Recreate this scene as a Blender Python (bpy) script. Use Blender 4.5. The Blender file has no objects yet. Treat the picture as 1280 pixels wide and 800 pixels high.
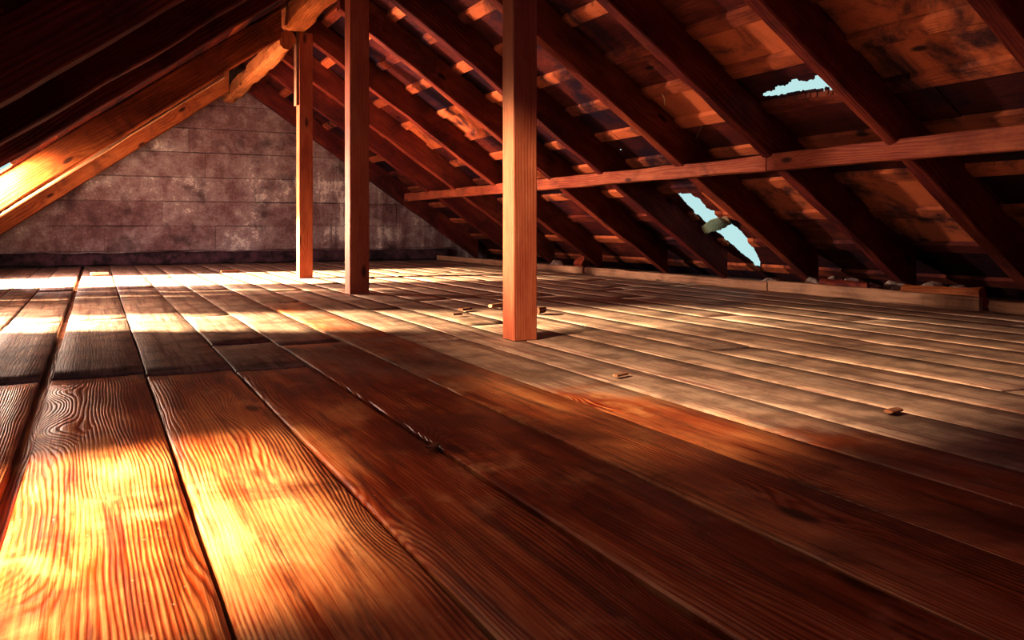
import bpy, bmesh, math, random
from mathutils import Vector, noise
R = random.Random(7)
sc = bpy.context.scene
C = sc.collection

# ------------------------------------------------------------------ helpers
def nz(p, s=1.0, off=0.0):
    return noise.noise(Vector((p[0]*s+off, p[1]*s+off*1.7, p[2]*s-off)))

class MB:
    """collects geometry with a grain uv (metres) and a tint colour per loop"""
    def __init__(self):
        self.bm = bmesh.new()
        self.uv = self.bm.loops.layers.uv.new('grain')
        self.col = self.bm.loops.layers.float_color.new('tint')
    def face(self, vs, uvs, tint, smooth=False):
        try:
            f = self.bm.faces.new(vs)
        except ValueError:
            return None
        f.smooth = smooth
        for l, t in zip(f.loops, uvs):
            l[self.uv].uv = t
            l[self.col] = tint
        return f
    def build(self, name, mat, parent=None, kind=None, loc=None):
        bm = self.bm
        bmesh.ops.recalc_face_normals(bm, faces=bm.faces[:])
        me = bpy.data.meshes.new(name)
        if loc is not None:
            bmesh.ops.translate(bm, verts=bm.verts[:], vec=-Vector(loc))
        bm.to_mesh(me); bm.free()
        me.materials.append(mat)
        o = bpy.data.objects.new(name, me)
        C.objects.link(o)
        if loc is not None: o.location = loc
        if parent: o.parent = parent
        if kind: o['kind'] = kind
        return o

def beam(mb, p0, p1, side, wid, dep, tint, ch=0.008, rough=0.006, seg=0.12, cut0=None, cut1=None, wane=0.0, sd=None):
    """hewn timber from p0 to p1. side = unit vector of the width. cut = (axis, value) plane of the end"""
    p0, p1 = Vector(p0), Vector(p1)
    ax = (p1-p0); L = ax.length; ax.normalize()
    side = Vector(side).normalized()
    up = ax.cross(side).normalized()
    if sd is None: sd = R.random()*100
    hw, hd = wid/2, dep/2
    prof = [(-hw+ch,-hd),(0,-hd),(hw-ch,-hd),(hw,-hd+ch),(hw,0),(hw,hd-ch),(hw-ch,hd),(0,hd),(-hw+ch,hd),(-hw,hd-ch),(-hw,0),(-hw,-hd+ch)]
    n = max(2, int(L/seg)); rings = []
    per = [0]
    for i in range(len(prof)):
        a, b = prof[i], prof[(i+1) % len(prof)]
        per.append(per[-1]+math.hypot(a[0]-b[0], a[1]-b[1]))
    ou, ov = R.random()*20, R.random()*20
    for i in range(n+1):
        c = p0+ax*(L*i/n); ring = []
        for (a, b) in prof:
            v = c+side*a+up*b
            k = nz(v, 3.0, sd)*rough+nz(v, 14.0, sd)*rough*0.4
            v += side*(k*(1 if a > 0 else -1))+up*(nz(v, 4.0, sd+9)*rough*(1 if b > 0 else -1))
            if wane and abs(abs(a)-hw) < ch*1.1 and abs(abs(b)-hd) < ch*1.1:
                w = max(0, nz(v, 1.7, sd+4))*wane
                v -= side*(w*math.copysign(1, a))+up*(w*math.copysign(1, b))
            if i == 0 and cut0: v += ax*((cut0[1]-v[cut0[0]])/ax[cut0[0]])
            if i == n and cut1: v += ax*((cut1[1]-v[cut1[0]])/ax[cut1[0]])
            ring.append(mb.bm.verts.new(v))
        rings.append(ring)
    m = len(prof)
    for i in range(n):
        for j in range(m):
            k = (j+1) % m
            mb.face([rings[i][j], rings[i][k], rings[i+1][k], rings[i+1][j]],
                    [(per[j]+ou, L*i/n+ov), (per[j+1]+ou, L*i/n+ov), (per[j+1]+ou, L*(i+1)/n+ov), (per[j]+ou, L*(i+1)/n+ov)], tint)
    for ring in (rings[0], rings[-1]):
        mb.face(ring, [(ou+a, ov+b) for a, b in prof], tint)

def tag(o, label, cat, group=None):
    o['label'] = label; o['category'] = cat
    if group: o['group'] = group
    return o

# ------------------------------------------------------------------ materials
class NT:
    def __init__(self, name):
        self.m = bpy.data.materials.new(name); self.m.use_nodes = True
        self.t = self.m.node_tree; self.t.nodes.clear()
    def n(self, typ, **kw):
        nd = self.t.nodes.new(typ)
        for k, v in kw.items(): setattr(nd, k, v)
        return nd
    def set(self, sock, v):
        if v is None: return
        if isinstance(v, bpy.types.NodeSocket): self.t.links.new(v, sock)
        else: sock.default_value = v
    def math(self, op, a, b=None, c=None, clamp=False):
        nd = self.n('ShaderNodeMath', operation=op); nd.use_clamp = clamp
        self.set(nd.inputs[0], a); self.set(nd.inputs[1], b); self.set(nd.inputs[2], c)
        return nd.outputs[0]
    def comb(self, x, y, z=0.0):
        nd = self.n('ShaderNodeCombineXYZ')
        for i, v in enumerate((x, y, z)): self.set(nd.inputs[i], v)
        return nd.outputs[0]
    def noise(self, vec, scale, det=4.0, rough=0.55, dist=0.0):
        nd = self.n('ShaderNodeTexNoise'); self.set(nd.inputs['Vector'], vec)
        nd.inputs['Scale'].default_value = scale; nd.inputs['Detail'].default_value = det
        nd.inputs['Roughness'].default_value = rough; nd.inputs['Distortion'].default_value = dist
        return nd.outputs['Fac']
    def rng(self, v, a, b, c=0.0, d=1.0, smooth=True):
        nd = self.n('ShaderNodeMapRange'); nd.interpolation_type = 'SMOOTHSTEP' if smooth else 'LINEAR'
        self.set(nd.inputs['Value'], v)
        for k, x in (('From Min', a), ('From Max', b), ('To Min', c), ('To Max', d)): self.set(nd.inputs[k], x)
        return nd.outputs['Result']
    def mix(self, f, a, b, blend='MIX'):
        nd = self.n('ShaderNodeMix'); nd.data_type = 'RGBA'; nd.blend_type = blend
        self.set(nd.inputs[0], f)
        self.set(nd.inputs[6], a if not isinstance(a, tuple) else (*a, 1)); self.set(nd.inputs[7], b if not isinstance(b, tuple) else (*b, 1))
        return nd.outputs[2]
    def ramp(self, f, stops):
        nd = self.n('ShaderNodeValToRGB'); self.set(nd.inputs[0], f)
        e = nd.color_ramp.elements
        while len(e) < len(stops): e.new(0.5)
        for el, (p, c) in zip(e, stops): el.position = p; el.color = (*c, 1)
        return nd.outputs[0]

def wood(name, dark, mid, light, freq=45.0, rough=0.5, bump=0.25, stain=0.5, stain_col=(0.02, 0.008, 0.012), dust_col=None, spec=0.4, ringc=0.3, warp=0.3, tintk=0.55):
    N = NT(name)
    uvn = N.n('ShaderNodeUVMap', uv_map='grain')
    sp = N.n('ShaderNodeSeparateXYZ'); N.set(sp.inputs[0], uvn.outputs[0])
    u, v = sp.outputs[0], sp.outputs[1]
    at = N.n('ShaderNodeAttribute', attribute_name='tint')
    ts = N.n('ShaderNodeSeparateColor'); N.set(ts.inputs[0], at.outputs['Color'])
    tint, dust = ts.outputs[0], ts.outputs[1]
    geo = N.n('ShaderNodeNewGeometry').outputs['Position']
    # knots: sparse cells that bend the growth rings
    vo = N.n('ShaderNodeTexVoronoi', voronoi_dimensions='2D'); N.set(vo.inputs['Vector'], N.comb(N.math('MULTIPLY', u, 3.2), N.math('MULTIPLY', v, 1.25)))
    vo.inputs['Scale'].default_value = 1.0
    vs = N.n('ShaderNodeSeparateColor'); N.set(vs.inputs[0], vo.outputs['Color'])
    on = N.math('GREATER_THAN', vs.outputs[0], 0.62)
    kn = N.math('MULTIPLY', N.rng(vo.outputs['Distance'], 0.0, 0.42, 0.75, 0.0), on)
    core = N.math('MULTIPLY', N.rng(vo.outputs['Distance'], 0.03, 0.085, 1.0, 0.0), on)
    w1 = N.noise(N.comb(N.math('MULTIPLY', u, 2.4), N.math('MULTIPLY', v, 0.32)), 1.0, 4.0, 0.5)
    d = N.math('ADD', N.math('ADD', u, N.math('MULTIPLY', w1, warp)), N.math('MULTIPLY', N.math('MULTIPLY', kn, kn), 0.1))
    s = N.math('SINE', N.math('MULTIPLY', d, freq*6.283))
    ring = N.math('POWER', N.math('MULTIPLY_ADD', s, 0.5, 0.5), 1.8)
    fib = N.noise(N.comb(N.math('MULTIPLY', u, 160.0), N.math('MULTIPLY', v, 3.5)), 1.0, 3.0, 0.6)
    blot = N.noise(N.comb(N.math('MULTIPLY', u, 6.0), N.math('MULTIPLY', v, 1.8)), 1.0, 5.0, 0.65)
    mod = N.rng(N.noise(N.comb(N.math('MULTIPLY', u, 5.0), N.math('MULTIPLY', v, 1.1), 4.0), 1.0, 4.0, 0.6), 0.36, 0.64, 0.15, 1.25)
    rm = N.math('MULTIPLY', ring, mod)
    f = N.math('MULTIPLY_ADD', rm, -0.5*ringc, 0.6)
    f = N.math('ADD', f, N.math('MULTIPLY', N.math('SUBTRACT', fib, 0.5), 0.45))
    f = N.math('ADD', f, N.math('MULTIPLY', N.math('SUBTRACT', blot, 0.5), 0.75))
    f = N.math('ADD', f, N.math('MULTIPLY', N.math('SUBTRACT', tint, 0.5), tintk))
    col = N.ramp(f, [(0.1, dark), (0.48, mid), (0.9, light)])
    col = N.mix(N.math('MULTIPLY', core, 0.85), col, tuple(c*0.45 for c in dark))
    if dust_col:
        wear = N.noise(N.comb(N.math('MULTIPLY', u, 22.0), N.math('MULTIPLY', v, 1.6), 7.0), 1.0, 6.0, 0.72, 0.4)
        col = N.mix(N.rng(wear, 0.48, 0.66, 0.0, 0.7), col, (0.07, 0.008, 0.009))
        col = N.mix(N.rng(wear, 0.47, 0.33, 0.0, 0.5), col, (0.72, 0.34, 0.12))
        pale = N.noise(N.comb(N.math('MULTIPLY', u, 6.0), N.math('MULTIPLY', v, 4.5), 3.0), 1.0, 5.0, 0.65, 0.2)  # pale blotches painted into the colour to imitate glossy hot spots
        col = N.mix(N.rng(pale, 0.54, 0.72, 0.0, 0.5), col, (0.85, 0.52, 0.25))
    st = N.rng(N.noise(geo, 1.7, 7.0, 0.68, 0.6), 0.47, 0.66)
    col = N.mix(N.math('MULTIPLY', st, stain), col, stain_col)
    rg = rough
    if dust_col:
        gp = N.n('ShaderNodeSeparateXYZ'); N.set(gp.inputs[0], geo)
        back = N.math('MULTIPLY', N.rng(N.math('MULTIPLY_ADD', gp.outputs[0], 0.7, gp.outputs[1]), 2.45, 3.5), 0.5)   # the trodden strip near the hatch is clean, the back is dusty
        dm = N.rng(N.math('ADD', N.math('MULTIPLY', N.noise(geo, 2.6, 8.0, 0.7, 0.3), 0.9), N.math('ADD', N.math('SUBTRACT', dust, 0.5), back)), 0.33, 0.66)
        dk = N.mix(N.math('MULTIPLY', ring, 0.18), dust_col, tuple(c*0.5 for c in dust_col))
        stk = N.noise(N.comb(N.math('MULTIPLY', u, 38.0), N.math('MULTIPLY', v, 1.4), 2.0), 1.0, 6.0, 0.7)
        dk = N.mix(N.rng(stk, 0.47, 0.64, 0.0, 0.8), dk, (0.16, 0.075, 0.07))
        dk = N.mix(N.rng(N.noise(geo, 5.0, 6.0, 0.7), 0.42, 0.65), dk, tuple(c*0.42 for c in dust_col))
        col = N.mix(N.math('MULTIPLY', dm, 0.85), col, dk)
        rg = N.math('ADD', N.math('MULTIPLY_ADD', dm, 0.18, rough), N.math('MULTIPLY', N.math('SUBTRACT', blot, 0.5), 0.35))
        # pale specks of grit
        gv = N.n('ShaderNodeTexVoronoi'); N.set(gv.inputs['Vector'], geo); gv.inputs['Scale'].default_value = 26.0
        col = N.mix(N.rng(gv.outputs['Distance'], 0.04, 0.08, 0.5, 0.0), col, (0.7, 0.5, 0.35))
    b = N.n('ShaderNodeBsdfPrincipled')
    N.set(b.inputs['Base Color'], col); N.set(b.inputs['Roughness'], rg)
    b.inputs['Specular IOR Level'].default_value = spec
    if dust_col: rm = N.math('MULTIPLY', rm, N.math('MULTIPLY_ADD', dm, -0.85, 1.0))
    h = N.math('ADD', N.math('MULTIPLY', rm, -0.5), N.math('ADD', N.math('MULTIPLY', fib, 0.7), N.math('MULTIPLY', blot, 1.2)))
    bp = N.n('ShaderNodeBump'); bp.inputs['Strength'].default_value = bump; bp.inputs['Distance'].default_value = 0.01
    N.set(bp.inputs['Height'], h); N.set(b.inputs['Normal'], bp.outputs[0])
    out = N.n('ShaderNodeOutputMaterial'); N.set(out.inputs[0], b.outputs[0])
    return N.m

M = {}
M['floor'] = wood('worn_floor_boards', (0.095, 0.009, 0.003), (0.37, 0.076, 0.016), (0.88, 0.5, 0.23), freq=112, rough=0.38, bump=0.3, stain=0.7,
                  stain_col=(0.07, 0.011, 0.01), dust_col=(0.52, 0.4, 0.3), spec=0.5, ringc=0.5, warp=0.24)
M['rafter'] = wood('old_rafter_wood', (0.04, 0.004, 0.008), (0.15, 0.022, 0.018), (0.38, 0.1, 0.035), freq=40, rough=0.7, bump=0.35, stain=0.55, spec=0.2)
M['ridge'] = wood('hewn_ridge_wood', (0.14, 0.035, 0.015), (0.42, 0.15, 0.045), (0.72, 0.34, 0.13), freq=34, rough=0.65, bump=0.6, stain=0.35, spec=0.2)
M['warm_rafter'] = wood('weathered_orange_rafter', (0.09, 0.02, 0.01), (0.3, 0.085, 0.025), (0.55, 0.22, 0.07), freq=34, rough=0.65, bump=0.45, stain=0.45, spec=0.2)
M['post'] = wood('planed_post_wood', (0.17, 0.035, 0.018), (0.33, 0.092, 0.044), (0.58, 0.25, 0.12), freq=70, rough=0.55, bump=0.1, stain=0.12, spec=0.3, ringc=0.3, warp=0.12)
M['purlin'] = wood('sawn_purlin_wood', (0.09, 0.016, 0.015), (0.29, 0.07, 0.036), (0.52, 0.19, 0.085), freq=50, rough=0.65, bump=0.35, stain=0.35, spec=0.2)
M['sheath'] = wood('stained_roof_boards', (0.035, 0.008, 0.014), (0.15, 0.029, 0.018), (0.54, 0.17, 0.07), freq=60, rough=0.75, bump=0.4, stain=0.9, stain_col=(0.022, 0.01, 0.024), spec=0.15, ringc=0.12, tintk=1.1)
M['curb'] = wood('pale_eave_boards', (0.12, 0.055, 0.035), (0.32, 0.17, 0.1), (0.52, 0.32, 0.2), freq=34, rough=0.7, bump=0.3, stain=0.35, spec=0.2)
M['chip'] = wood('splintered_wood', (0.07, 0.025, 0.015), (0.26, 0.11, 0.055), (0.7, 0.46, 0.28), freq=60, rough=0.8, bump=0.3, stain=0.0)

def lime(name):
    N = NT(name)
    geo = N.n('ShaderNodeNewGeometry').outputs['Position']
    sp = N.n('ShaderNodeSeparateXYZ'); N.set(sp.inputs[0], geo)
    at = N.n('ShaderNodeAttribute', attribute_name='tint')
    ts = N.n('ShaderNodeSeparateColor'); N.set(ts.inputs[0], at.outputs['Color'])
    big = N.noise(geo, 1.1, 6.0, 0.65, 0.5); med = N.noise(geo, 4.5, 7.0, 0.7, 0.3)
    fine = N.noise(geo, 38.0, 4.0, 0.7)
    strk = N.noise(N.comb(N.math('MULTIPLY', sp.outputs[0], 7.0), 0.0, N.math('MULTIPLY', sp.outputs[2], 0.8)), 1.0, 5.0, 0.65)
    f = N.math('ADD', N.math('MULTIPLY', big, 0.75), N.math('ADD', N.math('MULTIPLY', med, 0.6), N.math('MULTIPLY', fine, 0.35)))
    f = N.math('ADD', f, N.math('MULTIPLY', N.math('SUBTRACT', ts.outputs[0], 0.5), 0.22))
    f = N.math('ADD', f, N.math('MULTIPLY', N.math('SUBTRACT', strk, 0.5), N.rng(sp.outputs[0], 2.0, 3.2, 0.0, 0.7)))
    col = N.ramp(f, [(0.5, (0.085, 0.035, 0.045)), (0.77, (0.3, 0.19, 0.18)), (0.95, (0.5, 0.42, 0.39)), (1.13, (0.8, 0.76, 0.68))])
    f = N.math('ADD', f, N.math('MULTIPLY', N.rng(sp.outputs[0], -0.5, 1.8, -0.8, 0.25), 0.3))
    # soot low on the wall and at the gable
    sm = N.math('MULTIPLY', N.rng(N.noise(geo, 2.0, 5.0, 0.6), 0.52, 0.7), 0.6)
    col = N.mix(sm, col, (0.05, 0.022, 0.028))
    b = N.n('ShaderNodeBsdfPrincipled'); N.set(b.inputs['Base Color'], col); b.inputs['Roughness'].default_value = 0.9
    b.inputs['Specular IOR Level'].default_value = 0.1
    bp = N.n('ShaderNodeBump'); bp.inputs['Strength'].default_value = 0.5; bp.inputs['Distance'].default_value = 0.02
    N.set(bp.inputs['Height'], N.math('ADD', med, N.math('MULTIPLY', fine, 0.5))); N.set(b.inputs['Normal'], bp.outputs[0])
    out = N.n('ShaderNodeOutputMaterial'); N.set(out.inputs[0], b.outputs[0])
    return N.m
M['lime'] = lime('limewashed_wall')

def plain(name, col, rough=0.8, nscale=20.0, var=0.5):
    N = NT(name)
    geo = N.n('ShaderNodeNewGeometry').outputs['Position']
    f = N.noise(geo, nscale, 6.0, 0.65)
    c = N.mix(N.rng(f, 0.3, 0.7), tuple(x*(1-var) for x in col), tuple(min(1, x*(1+var)) for x in col))
    b = N.n('ShaderNodeBsdfPrincipled'); N.set(b.inputs['Base Color'], c); b.inputs['Roughness'].default_value = rough
    bp = N.n('ShaderNodeBump'); bp.inputs['Strength'].default_value = 0.4; bp.inputs['Distance'].default_value = 0.01
    N.set(bp.inputs['Height'], f); N.set(b.inputs['Normal'], bp.outputs[0])
    out = N.n('ShaderNodeOutputMaterial'); N.set(out.inputs[0], b.outputs[0])
    return N.m
M['sill'] = plain('grimy_sill_wood', (0.09, 0.045, 0.055), 0.9, 7.0, 0.8)
M['felt'] = plain('torn_roofing_felt', (0.85, 0.7, 0.5), 0.8, 40.0, 0.25)
_t = M['felt'].node_tree; _o = [n for n in _t.nodes if n.type == 'OUTPUT_MATERIAL'][0]; _p = [n for n in _t.nodes if n.type == 'BSDF_PRINCIPLED'][0]
_tr = _t.nodes.new('ShaderNodeBsdfTranslucent'); _tr.inputs[0].default_value = (0.95, 0.82, 0.6, 1)
_mx = _t.nodes.new('ShaderNodeMixShader'); _mx.inputs[0].default_value = 0.5
_t.links.new(_p.outputs[0], _mx.inputs[1]); _t.links.new(_tr.outputs[0], _mx.inputs[2]); _t.links.new(_mx.outputs[0], _o.inputs[0])
M['straw'] = plain('dry_straw', (0.75, 0.62, 0.45), 0.8, 60.0, 0.2)
M['rubble'] = plain('crumbled_mortar', (0.35, 0.27, 0.22), 0.95, 25.0)

# ------------------------------------------------------------------ camera (eye 0.5 m above the boards, near the left eave)
H, F, Y0 = 0.5, 1040.0, 284.0
TH = math.atan(0.5)
ST, CT = math.sin(TH), math.cos(TH)
cam = bpy.data.cameras.new('camera'); co = bpy.data.objects.new('camera', cam); C.objects.link(co)
co.location = (0, 0, H); co.rotation_euler = (math.pi/2, 0, -TH)
cam.sensor_width = 36; cam.lens = 36*F/1280; cam.shift_y = -(400-Y0)/1280; cam.clip_start = 0.05
sc.camera = co

def ray(px, py):
    u, v = (px-640)/F, (Y0-py)/F
    return Vector((ST+CT*u, CT-ST*u, v))
def on_floor(px, py, z=0.0):
    d = ray(px, py); t = (z-H)/d.z
    return Vector((0, 0, H))+d*t

# roof: underside of the rafters, and of the boards DV above it
def zr(x): return 3.64-0.68*x           # right slope
def zl(x): return 1.139+0.73*x          # left slope
DV = 0.31
RIDGE = 1.78
PR, PL = math.atan(0.68), math.atan(0.73)

# ------------------------------------------------------------------ floor
mb = MB()
def plank(x0, x1, y0, y1, z, tint, dust):
    gap = 0.0035
    x0 += gap; x1 -= gap; y0 += 0.002; y1 -= 0.002
    th = 0.03; ch = 0.004
    L = y1-y0; n = max(2, int(L/0.14)); sd = R.random()*50
    ou, ov = R.random()*30, R.random()*30
    w = x1-x0
    prof = [(x0, -th), (x0, -ch), (x0+ch, 0), (x0+w*.3, 0), (x0+w*.7, 0), (x1-ch, 0), (x1, -ch), (x1, -th)]
    rings = []
    for i in range(n+1):
        y = y0+L*i/n; ring = []
        e = -0.004 if i in (0, n) else 0
        for j, (x, dz) in enumerate(prof):
            xx = x
            if j < 3: xx += (noise.noise(Vector((y*1.6, sd, 0)))*0.004+noise.noise(Vector((y*9, sd, 0)))*0.0022)
            if j > 4: xx += (noise.noise(Vector((y*1.6, sd+7, 0)))*0.004+noise.noise(Vector((y*9, sd+7, 0)))*0.0022)
            cup = 0.0022*((x-(x0+w/2))/(w/2))**2
            zz = z+dz+noise.noise(Vector((xx*2.5, y*0.8, sd)))*0.003+cup+(e if dz > -th else 0)
            ring.append(mb.bm.verts.new((xx, y, zz)))
        rings.append(ring)
    for i in range(n):
        for j in range(len(prof)-1):
            vv = [rings[i][j], rings[i][j+1], rings[i+1][j+1], rings[i+1][j]]
            mb.face(vv, [(a.co.x-x0+ou+(0.01*j if j in (0, 6) else 0), a.co.y+ov) for a in vv], (tint, dust, 0, 1), smooth=(1 < j < 5))
    for ring in (rings[0], rings[-1]):
        mb.face(ring, [(a.co.x+ou, a.co.z+ov) for a in ring], (tint, dust, 0, 1))

seams = [-1.98, -1.71, -1.42, -1.12, -0.85, -0.62, -0.415, -0.141, 0.152, 0.435, 0.69, 0.965, 1.225, 1.48, 1.70, 1.96, 2.22, 2.47, 2.76, 3.03, 3.3, 3.56, 3.85, 4.12, 4.38, 4.66, 4.93, 5.2, 5.5, 5.8, 6.1]
joints = {6: [3.16, 5.03, 7.55], 7: [3.15, 5.02, 7.5], 8: [3.1, 7.45], 9: [3.04, 3.73, 4.95, 9.1], 10: [3.58, 7.0], 11: [5.6, 8.4], 12: [3.45, 6.6], 13: [4.9, 9.3], 14: [3.9, 7.3], 15: [5.4]}
for i in range(len(seams)-1):
    x0, x1 = seams[i], seams[i+1]
    js = joints.get(i)
    if js is None:
        js = []; y = R.uniform(-0.5, 2.0)
        while y < 11: js.append(y); y += R.uniform(2.4, 4.2)
    ys = [-2.6]+js+[12.4]
    for a, b in zip(ys[:-1], ys[1:]):
        ymid = (a+b)/2
        if i in joints and i < 12:
            dust = R.uniform(0.0, 0.1) if a < 0 else R.uniform(0.6, 0.85)
        elif i <= 12: dust = 0.12 if a < 0 else 0.6
        else: dust = R.uniform(0.42, 0.72)
        if i == 12 and a < 0: dust = 0.22
        z = R.uniform(-0.007, 0.004) if i < 12 else R.uniform(-0.003, 0.001)
        if x0 < -0.2: z -= 0.006
        plank(x0+(0 if i != 7 else 0.006), x1-(0.022 if i == 6 else 0), a+(0.004 if i < 12 else 0), b, z, R.uniform(0.3, 0.7), dust)
# dark boards under the gaps
vs = [mb.bm.verts.new(p) for p in ((-2.1, -2.6, -0.035), (6.2, -2.6, -0.035), (6.2, 12.5, -0.035), (-2.1, 12.5, -0.035))]
mb.face(vs, [(v.co.x, v.co.y) for v in vs], (0.0, 0, 0, 1))
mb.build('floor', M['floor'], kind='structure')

# ------------------------------------------------------------------ roof boards
def slab(mb, P, x0, x1, y0, y1, lift, th, tint, nx=None, ny=None, hole=None):
    """a board lying on the slope function P(x); hole(x,y) True where missing"""
    nx = nx or 1; ny = ny or max(1, int((y1-y0)/0.5))
    ou, ov = R.random()*30, R.random()*30; sd = R.random()*30
    top, bot = {}, {}
    sl = math.sqrt(1+0.7**2)
    def vert(i, j, up):
        d = top if up else bot
        if (i, j) not in d:
            x = x0+(x1-x0)*i/nx; y = y0+(y1-y0)*j/ny
            z = P(x)+DV-lift+noise.noise(Vector((x*3, y*1.2, sd)))*0.004+(th if up else 0)
            d[i, j] = mb.bm.verts.new((x, y, z))
        return d[i, j]
    cells = set()
    for i in range(nx):
        for j in range(ny):
            xc = x0+(x1-x0)*(i+.5)/nx; yc = y0+(y1-y0)*(j+.5)/ny
            if hole and hole(xc, yc): continue
            cells.add((i, j))
    T = (tint, 0, 0, 1)
    def uvs(v): return [(a.co.x*sl+ou+a.co.z*.01, a.co.y+ov) for a in v]
    for (i, j) in cells:
        for up in (True, False):
            v = [vert(i, j, up), vert(i+1, j, up), vert(i+1, j+1, up), vert(i, j+1, up)]
            mb.face(v, uvs(v), T)
        for (di, dj, a, b) in ((-1, 0, (i, j), (i, j+1)), (1, 0, (i+1, j), (i+1, j+1)), (0, -1, (i, j), (i+1, j)), (0, 1, (i, j+1), (i+1, j+1))):
            if (i+di, j+dj) not in cells:
                v = [vert(*a, False), vert(*b, False), vert(*b, True), vert(*a, True)]
                mb.face(v, uvs(v), T)

def in_poly(x, y, poly):
    c = False
    for (ax, ay), (bx, by) in zip(poly, poly[1:]+poly[:1]):
        if (ay > y) != (by > y) and x < (bx-ax)*(y-ay)/(by-ay)+ax: c = not c
    return c
def on_roof(px, py, P=zr, sl=-0.68, dv=DV):
    d = ray(px, py); t = (P(0)+dv-H)/(d.z-sl*d.x)
    return Vector((0, 0, H))+d*t
HOLES = []
def add_hole(pix, grow=0.0):
    HOLES.append([(lambda p: (p.x, p.y))(on_roof(a, b)) for a, b in pix])
add_hole([(950, 122), (958, 114), (966, 113), (971, 108), (980, 106), (990, 100), (996, 97), (1000, 101), (1008, 100), (1014, 99), (1020, 93), (1030, 90), (1040, 95), (1052, 104), (1050, 110), (1030, 112), (1018, 115), (1000, 116), (985, 119), (967, 122)])
add_hole([(843, 238), (850, 236), (856, 240), (862, 240), (868, 245), (874, 247), (880, 254), (884, 260), (893, 263), (899, 268), (906, 271), (914, 279), (922, 284), (930, 292), (938, 302), (944, 313), (950, 325), (953, 336), (945, 332), (925, 316), (905, 297), (890, 287), (875, 272), (858, 256)])
for (a, b) in ((466, 103), (469, 92), (474, 96), (776, 188), (1222, 230)):
    r = 2.2
    add_hole([(a-r, b-r*.6), (a+r*.4, b-r), (a+r, b+r*.5), (a-r*.3, b+r)])
RB = []
x = RIDGE
k = 0
while x < 5.95:
    w = (0.075 if k % 2 else R.uniform(0.2, 0.3)); RB.append((x, x+w, k % 2)); x += w; k += 1
def hole_r(x, y):
    x += noise.noise(Vector((x*35, y*35, 3)))*0.012; y += noise.noise(Vector((x*35, y*35, 8)))*0.012
    return any(in_poly(x, y, p) for p in HOLES)
def bbox_hit(x0, x1, y0, y1, polys):
    for p in polys:
        xs = [q[0] for q in p]; ys = [q[1] for q in p]
        if max(xs) > x0-0.03 and min(xs) < x1+0.03 and max(ys) > y0-0.03 and min(ys) < y1+0.03: return p
    return None
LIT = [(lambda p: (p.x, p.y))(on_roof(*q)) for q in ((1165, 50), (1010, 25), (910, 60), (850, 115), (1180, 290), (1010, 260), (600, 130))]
mb = MB()
for (x0, x1, slat) in RB:
    ys = [-2.6]; y = R.uniform(-1.5, 1.5)
    while y < 11.6: ys.append(y); y += R.uniform(1.8, 3.6)
    ys.append(12.5)
    # cut boards round the ragged holes so that only short lengths need a fine mesh
    for p in HOLES:
        if bbox_hit(x0, x1, -9, 99, [p]):
            q = [c[1] for c in p]; lo, hi = min(q)-0.05, max(q)+0.05
            ys = [v for v in ys if not (lo < v < hi)]+[lo, hi]
    ys.sort()
    for a, b in zip(ys[:-1], ys[1:]):
        if b-a < 0.004: continue
        hit = bbox_hit(x0, x1, a+0.04, b-0.04, HOLES)
        tint = R.uniform(0.4, 0.85) if slat else R.uniform(0.0, 0.48)
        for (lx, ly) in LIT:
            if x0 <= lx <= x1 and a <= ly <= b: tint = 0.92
        g = 0.002
        if hit and b-a < 1.2:
            e = 0.0 if slat else 0.015
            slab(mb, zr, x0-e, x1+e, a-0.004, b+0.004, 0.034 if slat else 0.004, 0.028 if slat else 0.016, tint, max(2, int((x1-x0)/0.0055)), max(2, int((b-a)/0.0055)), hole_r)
        else:
            e = 0.0 if slat else 0.015
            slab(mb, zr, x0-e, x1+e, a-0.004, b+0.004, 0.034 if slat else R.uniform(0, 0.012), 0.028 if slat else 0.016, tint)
mb.build('ceiling', M['sheath'], kind='structure')

OPEN_L = [(-1.5, -0.42, 8.3, 9.35), (-1.25, -0.28, 5.22, 5.95), (-1.3, -0.6, 6.9, 7.9), (-1.14, -0.76, 1.05, 1.8), (-0.42, 0.15, 1.32, 2.75)]
mb = MB()
x = -2.05
while x < RIDGE-0.01:
    w = min(R.uniform(0.16, 0.26), RIDGE-x)
    cuts = [-2.6, 12.5]
    hit = [o for o in OPEN_L if o[0] < x+w-1e-4 and o[1] > x+1e-4]
    xs = sorted({x, x+w} | {o[0] for o in hit if x < o[0] < x+w} | {o[1] for o in hit if x < o[1] < x+w})
    for a, b in zip(xs[:-1], xs[1:]):
        hh = sorted([(o[2], o[3]) for o in hit if o[0] <= a+1e-6 and o[1] >= b-1e-6])
        spans = []; y = -2.6
        for (p, q) in hh: spans.append((y, p)); y = q
        spans.append((y, 12.5))
        tint = R.uniform(0.15, 0.7)
        for (p, q) in spans: slab(mb, zl, a, b+(0.01 if not hh else 0), p, q, R.uniform(0, 0.008), 0.02, tint)
    x += w
mb.build('ceiling', M['sheath'], kind='structure')

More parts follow.
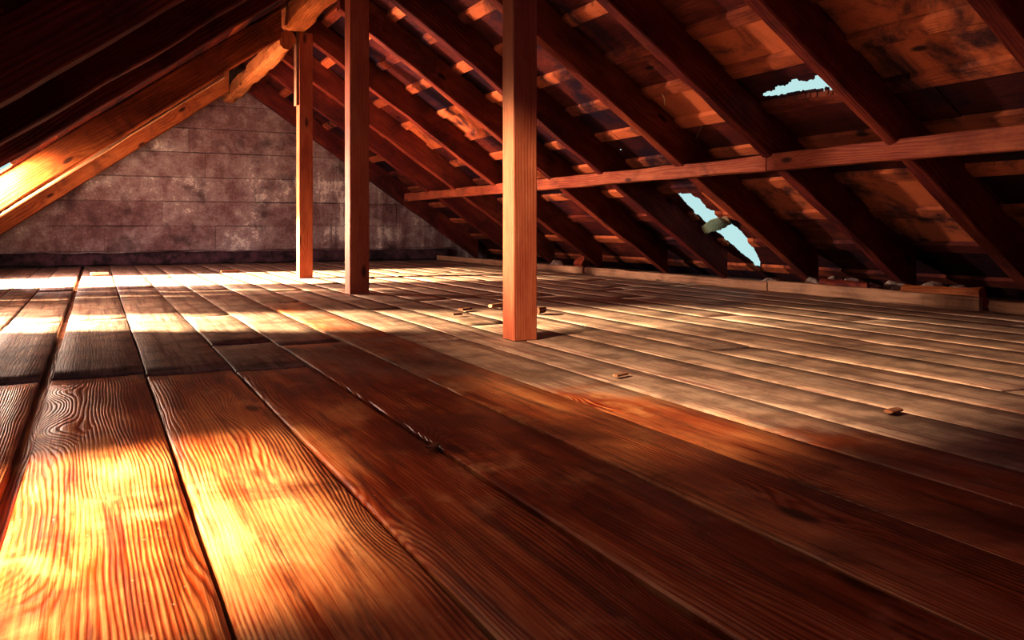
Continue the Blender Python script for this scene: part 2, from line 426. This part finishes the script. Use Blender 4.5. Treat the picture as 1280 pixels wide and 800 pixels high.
# ------------------------------------------------------------------ walls
WY = 12.1
mb = MB()
def wallboard(x0, x1, z0, z1, y, tint):
    th = 0.05; g = 0.002
    n = max(1, int((x1-x0)/0.12)); sd = R.random()*40
    ou, ov = R.random()*30, R.random()*30
    rows = []
    for i in range(n+1):
        x = x0+g+(x1-x0-2*g)*i/n
        wob = noise.noise(Vector((x*2.2, sd, 0)))*0.008
        c = []
        for (dy, z) in ((th, z0+g), (0.006, z0+g), (0, z0+g+.006), (0, z1-g-.006), (0.006, z1-g), (th, z1-g)):
            c.append(mb.bm.verts.new((x, y+dy+(noise.noise(Vector((x*2, z*3, sd)))*0.008 if dy < th else 0), z+wob)))
        rows.append(c)
    for i in range(n):
        for j in range(5):
            v = [rows[i][j], rows[i][j+1], rows[i+1][j+1], rows[i+1][j]]
            mb.face(v, [(a.co.z+ou, a.co.x+ov) for a in v], (tint, 0, 0, 1))
    for c in (rows[0], rows[-1]): mb.face(c, [(a.co.z+ou, a.co.x+ov) for a in c], (tint, 0, 0, 1))
z = -0.02
hs = [0.2, 0.335, 0.335, 0.33, 0.34, 0.33, 0.33, 0.33, 0.33]
for hgt in hs:
    xl, xr_ = (z-1.139-DV)/0.73, (3.64+DV-z)/0.68
    x = xl-R.uniform(0, .5)
    while x < xr_:
        w = R.uniform(1.2, 3.2)
        if x > 2.4 and z > 0.15: w = R.uniform(0.3, 0.6)
        wallboard(x, min(x+w, xr_+.1), z, z+hgt, WY+R.uniform(-.006, .006), R.uniform(0.2, 0.8)); x += w
    z += hgt
mb_v = [mb.bm.verts.new(p) for p in ((-2.2, WY+.06, -.1), (6.2, WY+.06, -.1), (RIDGE, WY+.06, 2.95))]
mb.face(mb_v, [(0, 0)]*3, (0, 0, 0, 1))
mb.build('wall_back', M['lime'], kind='structure')
mb = MB()
v = [mb.bm.verts.new(p) for p in ((-2.2, -2.6, -.1), (6.2, -2.6, -.1), (RIDGE, -2.6, 2.95))]
mb.face(v, [(a.co.x, a.co.z) for a in v], (0.3, 0, 0, 1))
mb.build('wall_front', M['rafter'], kind='structure')

# ------------------------------------------------------------------ ridge beams
def timber(name, mat, p0, p1, side, w, d, label, cat, group=None, tint=0.5, **kw):
    mb = MB(); beam(mb, p0, p1, side, w, d, (tint, 0, 0, 1), **kw)
    o = mb.build(name, M[mat], loc=(Vector(p0)+Vector(p1))/2)
    return tag(o, label, cat, group)
timber('ridge_beam', 'ridge', (1.66, 8.17, 2.325), (1.66, 12.08, 2.325), (1, 0, 0), 0.165, 0.21,
       'pale hewn ridge beam running from the far post back to the gable wall', 'beam', 'ridge beams', 0.7, ch=0.03, rough=0.018, seg=0.08, wane=0.05)
timber('ridge_beam', 'ridge', (1.735, -2.5, 2.53), (1.735, 8.27, 2.53), (1, 0, 0), 0.23, 0.26,
       'reddish hewn ridge beam above the posts, lapped over the far post', 'beam', 'ridge beams', 0.35, ch=0.04, rough=0.018, seg=0.1, wane=0.05)

# ------------------------------------------------------------------ rafters
UD = DV*math.cos(PR)
RW = 0.1
right_labels = [
 (2.15, 'dark rafter in the upper right corner of the photo, nearest on the right slope'),
 (3.15, 'broad dark purplish rafter just right of the ragged daylight hole in the upper roof boards'),
 (4.10, 'dark rafter just left of the ragged upper hole, meeting the purlin at its splice'),
 (5.02, 'dark rafter with a plumb cut foot just right of the long torn slit'),
 (6.12, 'purplish rafter along the left edge of the long torn slit of daylight'),
 (7.04, 'dark rafter with orange underside passing behind the nearest post'),
 (8.30, 'dark rafter with a pale flaking underside, first one left of the nearest post'),
 (9.45, 'brown rafter crossing the far end of the purlin, two bays before the gable wall'),
 (10.35, 'brown rafter on the right slope meeting the very end of the purlin'),
 (11.86, 'brown rafter lying against the right side of the limewashed gable wall'),
]
for (y, lab) in right_labels:
    c = lambda x: Vector((x, y+RW/2, zr(x)+DV/2))
    wd = R.uniform(0.095, 0.11)
    timber('rafter', 'rafter', c(1.87), c(5.33), (0, 1, 0), wd, UD-0.008, lab, 'rafter', 'rafters of the right roof slope', R.uniform(0.35, 0.7),
           ch=0.008, rough=0.008, wane=0.02, cut0=(0, 1.87), cut1=(0, 5.34))
left_labels = [
 (3.35, 'dark rafter at the top left of the photo with a dull red underside'),
 (4.3, 'nearly black rafter on the left slope, second one from the upper left corner'),
 (5.1, 'nearly black rafter with a thin lit lower edge, next to the glowing orange rafter'),
 (8.0, 'orange rafter with a glaring white sunlit foot on the left slope'),
 (11.5, 'orange brown rafter lying against the left side of the gable wall'),
]
ULD = DV*math.cos(PL)
for (y, lab) in left_labels:
    c = lambda x: Vector((x, y+RW/2, zl(x)+DV/2))
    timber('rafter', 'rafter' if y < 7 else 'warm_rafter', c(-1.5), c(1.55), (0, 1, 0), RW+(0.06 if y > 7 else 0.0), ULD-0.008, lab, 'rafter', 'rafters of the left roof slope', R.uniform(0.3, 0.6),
           ch=0.008, rough=0.008, wane=0.02, cut0=(0, -1.5), cut1=(0, 1.56 if y < 8.2 else 1.57))

bl = lambda x: Vector((x, 8.03, zl(x)-0.024))  # added strip that imitates the lit underside of this rafter
timber('lit_edge_strip', 'curb', bl(-0.75), bl(1.05), (0, 1, 0), 0.07, 0.024, 'thin pale strip added for the lit lower edge of the glowing orange rafter', 'lit_edge_strip', None, 0.95, ch=0.004, rough=0.006, wane=0.01)

# purlin in two lengths
timber('purlin', 'purlin', (4.0, 4.16, 0.925), (4.0, 11.35, 0.925), (1, 0, 0), 0.1, 0.11,
       'brown purlin from the splice at the white nail away to the far rafters', 'purlin', 'purlins of the right slope', 0.55, ch=0.006, rough=0.006, wane=0.02)
timber('purlin', 'purlin', (4.0, -2.4, 0.93), (4.0, 4.15, 0.93), (1, 0, 0), 0.1, 0.12,
       'reddish purlin running out to the right edge of the photo', 'purlin', 'purlins of the right slope', 0.5, ch=0.006, rough=0.006, wane=0.02)

# ------------------------------------------------------------------ posts
def post(x, y, w, top, lab, cleat=False):
    root = bpy.data.objects.new('post', None); C.objects.link(root); root.location = (x, y, 0.0)
    tag(root, lab, 'post', 'roof posts under the ridge')
    mb = MB(); beam(mb, (0, 0, 0.001), (0, 0, top), (1, 0, 0), w, w, (R.uniform(0.45, 0.6), 0, 0, 1), ch=0.004, rough=0.002, seg=0.15)
    mb.build('shaft', M['post'], root)
    if cleat:
        mb = MB(); beam(mb, (-w/2-0.014, 0.0, 1.69), (-w/2-0.014, 0.0, top), (1, 0, 0), 0.026, w*0.8, (0.3, 0, 0, 1), ch=0.004, rough=0.003, seg=0.15)
        o = mb.build('cleat', M['curb'], root); o['label'] = 'thin grey board nailed to the upper post'
def post_from(px0, px1, py, lab, top, cleat=False):
    # front face of the post spans px0..px1 at its foot
    a, b = on_floor(px0, py), on_floor(px1, py)
    w = abs(b.x-a.x)/1.0
    y = (a.y+b.y)/2
    # keep the front face square to the ridge
    d0, d1 = ray(px0, py), ray(px1, py)
    x0, x1 = d0.x/d0.y*y, d1.x/d1.y*y
    w = x1-x0
    post((x0+x1)/2, y+w/2, w, top, lab, cleat)
    return (x0, x1, y)
print('POST', post_from(642.5, 671.5, 425.5, 'nearest wooden post, orange with a brightly lit left face', 2.399))
print('POST', post_from(437.5, 461.5, 367.5, 'middle wooden post, dark red, between the pale-edged far post and the nearest one', 2.399))
print('POST', post_from(374, 391, 348, 'farthest and thinnest wooden post with a white-lit left edge', 2.399, True))

# ------------------------------------------------------------------ curb boards along the right eave, sill at the gable
def curb(y0, y1, z, hgt, lab, tint, mat='curb', x=4.66):
    timber('eave_board', mat, (x+.02, y0, z+hgt/2), (x+.02, y1, z+hgt/2), (1, 0, 0), 0.04, hgt, lab, 'board', 'boards along the right eave', tint, ch=0.006, rough=0.007, wane=0.012)
curb(0.5, 3.1, 0.002, 0.075, 'short pale eave board at the right edge of the photo, past the dark gap', 0.55)
curb(3.16, 4.88, 0.002, 0.085, 'pale eave board between the dark gap and the joint by the torn slit', 0.65)
curb(4.9, 7.6, 0.002, 0.075, 'dusky eave board between the slit joint and the nearest post', 0.45)
curb(7.63, 11.9, 0.002, 0.07, 'yellowish eave board farthest back, left of the nearest post', 0.75)
timber('sill_beam', 'sill', (-1.55, WY-.09, 0.085), (4.85, WY-.09, 0.085), (0, 1, 0), 0.15, 0.16,
       'low dark sill timber along the foot of the gable wall', 'beam', None, 0.35, ch=0.02, rough=0.02, wane=0.03)

# ------------------------------------------------------------------ loose bits
def chip(pos, L, w, h, rz, lab, mat='chip', group='wood chips on the floor', tint=0.5, name='wood_chip', cat='wood chip', tilt=0.0):
    mb = MB(); beam(mb, (-L/2, 0, 0), (L/2, 0, 0), (0, 1, 0), w, h, (tint, 0, 0, 1), ch=min(w, h)*0.25, rough=min(w, h)*0.35, seg=L/6, wane=h*.5)
    zmin = min(v.co.z for v in mb.bm.verts)
    o = mb.build(name, M[mat]); o.location = (pos[0], pos[1], pos[2]-zmin); o.rotation_euler = (0, tilt, rz)
    return tag(o, lab, cat, group)
Z = 0.006
def fl(px, py): p = on_floor(px, py); return (p.x, p.y, Z)
chip(fl(581, 389), 0.085, 0.04, 0.016, 0.5, 'curled brown wood chip left of the nearest post', tint=0.35)
chip(fl(571, 395), 0.06, 0.025, 0.008, 0.2, 'flat dark wood sliver just in front of the curled chip', tint=0.2)
chip(fl(621, 386), 0.11, 0.045, 0.025, 0.3, 'pale wood chip lying right behind the nearest post', tint=0.95)
chip(fl(675, 393), 0.09, 0.04, 0.03, 0.6, 'brown wood chip at the right side of the nearest post', tint=0.4)
chip(fl(776, 472), 0.06, 0.02, 0.008, 0.3, 'small orange wood chip on the pale boards right of the nearest post', tint=0.75)
chip(fl(1117, 518), 0.05, 0.03, 0.012, 0.1, 'small dark wood chip on the boards at the far right', tint=0.25)
chip(fl(542, 562), 0.04, 0.026, 0.008, 0.8, 'dark wood chip in the seam in the foreground', tint=0.1)
chip(fl(124, 345), 0.16, 0.09, 0.035, 0.2, 'pale scrap of wood on the sunlit strip near the gable wall', tint=0.95)
chip(fl(287, 341), 0.2, 0.05, 0.025, 0.3, 'brown scrap of wood on the sunlit strip left of the farthest post', tint=0.3)
# rubble behind the eave boards, one by one
spots = [(1020, 361), (1042, 362), (1065, 364), (1090, 366), (1122, 370), (1165, 372), (1198, 376), (965, 352), (720, 333), (735, 335), (700, 331)]
places = ['second stone right of the plumb cut rafter foot', 'third stone right of the plumb cut rafter foot', 'stone mid way between two dark rafter feet', 'stone before the broad dark rafter foot',
          'stone right behind the broad dark rafter foot', 'stone left of the dark gap in the eave boards', 'stone nearest the dark gap in the eave boards', 'stone under the lower end of the torn slit',
          'stone beside the block right of the nearest post', 'rightmost stone behind the nearest post', 'stone against the right side of the nearest post']
for (px, py), t in zip(spots, places):
    p = on_floor(px, py, 0.06)
    k = R.uniform(0.062, 0.08)
    x_ = 5.08 if 3.1 < p.y < 4.75 else 4.8; y_ = p.y*x_/p.x
    if y_ > 7.5: x_, y_ = 4.8, 8.4+0.55*(px-700)/15
    bm = bmesh.new(); bmesh.ops.create_icosphere(bm, subdivisions=2, radius=k)
    sd = R.random()*60
    for v in bm.verts:
        v.co *= 1+0.5*noise.noise(v.co*22+Vector((sd, 0, 0)))
        v.co.z *= 0.75; v.co.y *= 1.4
    zmin = min(v.co.z for v in bm.verts)
    me = bpy.data.meshes.new('rubble_stone'); bm.to_mesh(me); bm.free(); me.materials.append(M['rubble'])
    o = bpy.data.objects.new('rubble_stone', me); C.objects.link(o); o.location = (x_, y_, -zmin+0.002)
    tag(o, 'small crumbly grey '+t, 'stone', 'rubble behind the eave boards')
p = on_floor(690, 331)
chip((4.9, 8.05, 0.002), 0.22, 0.1, 0.16, 1.4, 'brown offcut block behind the eave board, right of the nearest post', 'rafter', 'offcuts behind the eave boards', 0.6, 'timber_offcut', 'offcut')
chip((4.86, 3.55, 0.002), 0.55, 0.07, 0.11, 1.6, 'orange wooden offcut behind the eave board left of the dark gap', 'warm_rafter', 'offcuts behind the eave boards', 0.55, 'timber_offcut', 'offcut')
chip((4.84, 4.3, 0.002), 0.42, 0.06, 0.1, 1.55, 'brown wooden offcut behind the eave board, right of the plumb cut rafter', 'rafter', 'offcuts behind the eave boards', 0.6, 'timber_offcut', 'offcut')

# torn flap of roofing hanging in the slit
def flap(name, pts, lab, cat, mat, curl=0.03):
    bm = bmesh.new(); n = 14; m = 8
    a, b = Vector(pts[0]), Vector(pts[1]); wv = Vector(pts[2])
    g = [[None]*(m+1) for _ in range(n+1)]
    for i in range(n+1):
        for j in range(m+1):
            s, t = i/n, j/m
            p = a.lerp(b, s)+wv*(t-.5)*(1-0.7*abs(2*s-1)**2)
            p += Vector((0.2, -0.5, -1)).normalized()*curl*math.sin(math.pi*t)*(1+0.4*noise.noise(p*18))+Vector((0.2, -0.5, -1)).normalized()*0.02*math.sin(t*24+s*3)
            g[i][j] = bm.verts.new(p)
    for i in range(n):
        for j in range(m): bm.faces.new((g[i][j], g[i+1][j], g[i+1][j+1], g[i][j+1])).smooth = True
    bmesh.ops.solidify(bm, geom=bm.faces[:], thickness=0.006)
    me = bpy.data.meshes.new(name); bm.to_mesh(me); bm.free(); me.materials.append(M[mat])
    o = bpy.data.objects.new(name, me); C.objects.link(o)
    return tag(o, lab, cat)
p = on_roof(894, 274); q0 = on_roof(876, 283); q1 = on_roof(910, 267)
off = Vector((0, 0, -0.03))
flap('roofing_flap', (q0+off, q1+off, (on_roof(904, 280)-on_roof(888, 264))*0.72), 'curled yellowish scrap of torn roofing hanging across the long slit', 'roofing scrap', 'felt', 0.05)

def straw(name, pts, r, lab, cat, mat='straw'):
    cu = bpy.data.curves.new(name, 'CURVE'); cu.dimensions = '3D'; cu.bevel_depth = r; cu.bevel_resolution = 2
    s = cu.splines.new('POLY'); s.points.add(len(pts)-1)
    for i, (pt, q) in enumerate(zip(s.points, pts)):
        pt.co = (*q, 1); pt.radius = 1.0-0.5*i/(len(pts)-1)
    o0 = bpy.data.objects.new(name, cu); C.objects.link(o0)
    dg = bpy.context.evaluated_depsgraph_get(); me = bpy.data.meshes.new_from_object(o0.evaluated_get(dg)); bpy.data.objects.remove(o0)
    me.materials.append(M[mat])
    o = bpy.data.objects.new(name, me); C.objects.link(o)
    return tag(o, lab, cat)
a = on_roof(826, 106); b = on_roof(831, 131, dv=DV-0.07)
straw('straw_stalk', [a, a.lerp(b, .35)+Vector((0, .01, 0)), a.lerp(b, .7)+Vector((.0, -.01, 0)), b], 0.006, 'pale stalk of straw dangling from the roof boards right of the nearest post', 'straw')
a = on_roof(882, 149, dv=DV-0.02); b = on_roof(870, 173, dv=DV-0.04)
straw('broken_lath', [a, a.lerp(b, .5), b], 0.008, 'thin orange splinter of lath slanting across the roof boards above the purlin', 'splinter', 'chip')

# ------------------------------------------------------------------ light
w = bpy.data.worlds.new('sky'); sc.world = w; w.use_nodes = True
bg = w.node_tree.nodes['Background']; bg.inputs[0].default_value = (0.62, 0.86, 0.86, 1); bg.inputs[1].default_value = 0.75

def spot(name, loc, tgt, power, col, angle, blend=0.3, r=0.1):
    l = bpy.data.lights.new(name, 'SPOT'); l.energy = power; l.color = col; l.spot_size = math.radians(angle); l.spot_blend = blend; l.shadow_soft_size = r
    o = bpy.data.objects.new(name, l); C.objects.link(o); o.location = loc
    o.rotation_euler = (Vector(tgt)-Vector(loc)).to_track_quat('-Z', 'Y').to_euler()
    return o
def area(name, loc, tgt, power, col, sx, sy, spread=180):
    l = bpy.data.lights.new(name, 'AREA'); l.energy = power; l.color = col; l.shape = 'RECTANGLE'; l.size = sx; l.size_y = sy; l.spread = math.radians(spread)
    o = bpy.data.objects.new(name, l); C.objects.link(o); o.location = loc
    o.rotation_euler = (Vector(tgt)-Vector(loc)).to_track_quat('-Z', 'Y').to_euler()
    return o
WARM = (1.0, 0.76, 0.46); SUN = (1.0, 0.84, 0.6)
spot('sun_far', (-3.3, 9.2, 1.9), (0.4, 9.0, 0.1), 22000, SUN, 50, r=0.12)
spot('sun_mid', (-3.5, 7.5, 2.3), (0.4, 4.8, 0.0), 10000, SUN, 40, r=0.2)
spot('sun_near', (-3.0, 1.2, 2.8), (0.08, 1.76, 0.0), 7200, (1.0, 0.84, 0.6), 21, blend=1.0, r=0.4)
spot('sun_side', (-3.0, 1.2, 2.8), (2.5, 2.45, 0.0), 2300, (1.0, 0.79, 0.58), 36, blend=0.5, r=0.26)
# added spots set in the eave openings to brighten the posts' left faces
spot('rake_far', (-0.85, 8.85, 0.7), (1.7, 7.3, 0.95), 1100, (1.0, 0.87, 0.74), 58, blend=0.4, r=0.1)
spot('rake_mid', (-0.8, 5.6, 0.8), (1.63, 3.3, 0.62), 850, (1.0, 0.76, 0.45), 20, blend=0.7, r=0.12)
# sky seen by the openings of the left slope
area('sky_far', (-0.75, 8.8, 0.86), (1.5, 9.3, 0.75), 120, (1.0, 0.8, 0.78), 1.0, 1.2)
area('sky_mid', (-0.7, 5.58, 0.88), (0.8, 4.9, 0.2), 38, (1.0, 0.78, 0.64), 0.6, 0.9)
area('sky_foot', (-0.9, 7.66, 0.84), (-0.68, 8.0, 0.89), 26, (1.0, 0.84, 0.6), 0.2, 0.25, 95)
area('sky_near', (-0.05, 2.0, 1.33), (0.7, 1.7, 0.0), 3, (1.0, 0.56, 0.34), 0.5, 1.1, 120)
area('shadow_fill', (1.2, -2.2, 1.4), (2.5, 5, 1.0), 15, (0.88, 0.11, 0.58), 2.5, 1.5)  # added magenta fill behind the camera, lifts and tints the shadows

sc.view_settings.view_transform = 'Standard'
sc.view_settings.look = 'None'
sc.view_settings.exposure = 0.4
sc.view_settings.gamma = 0.72
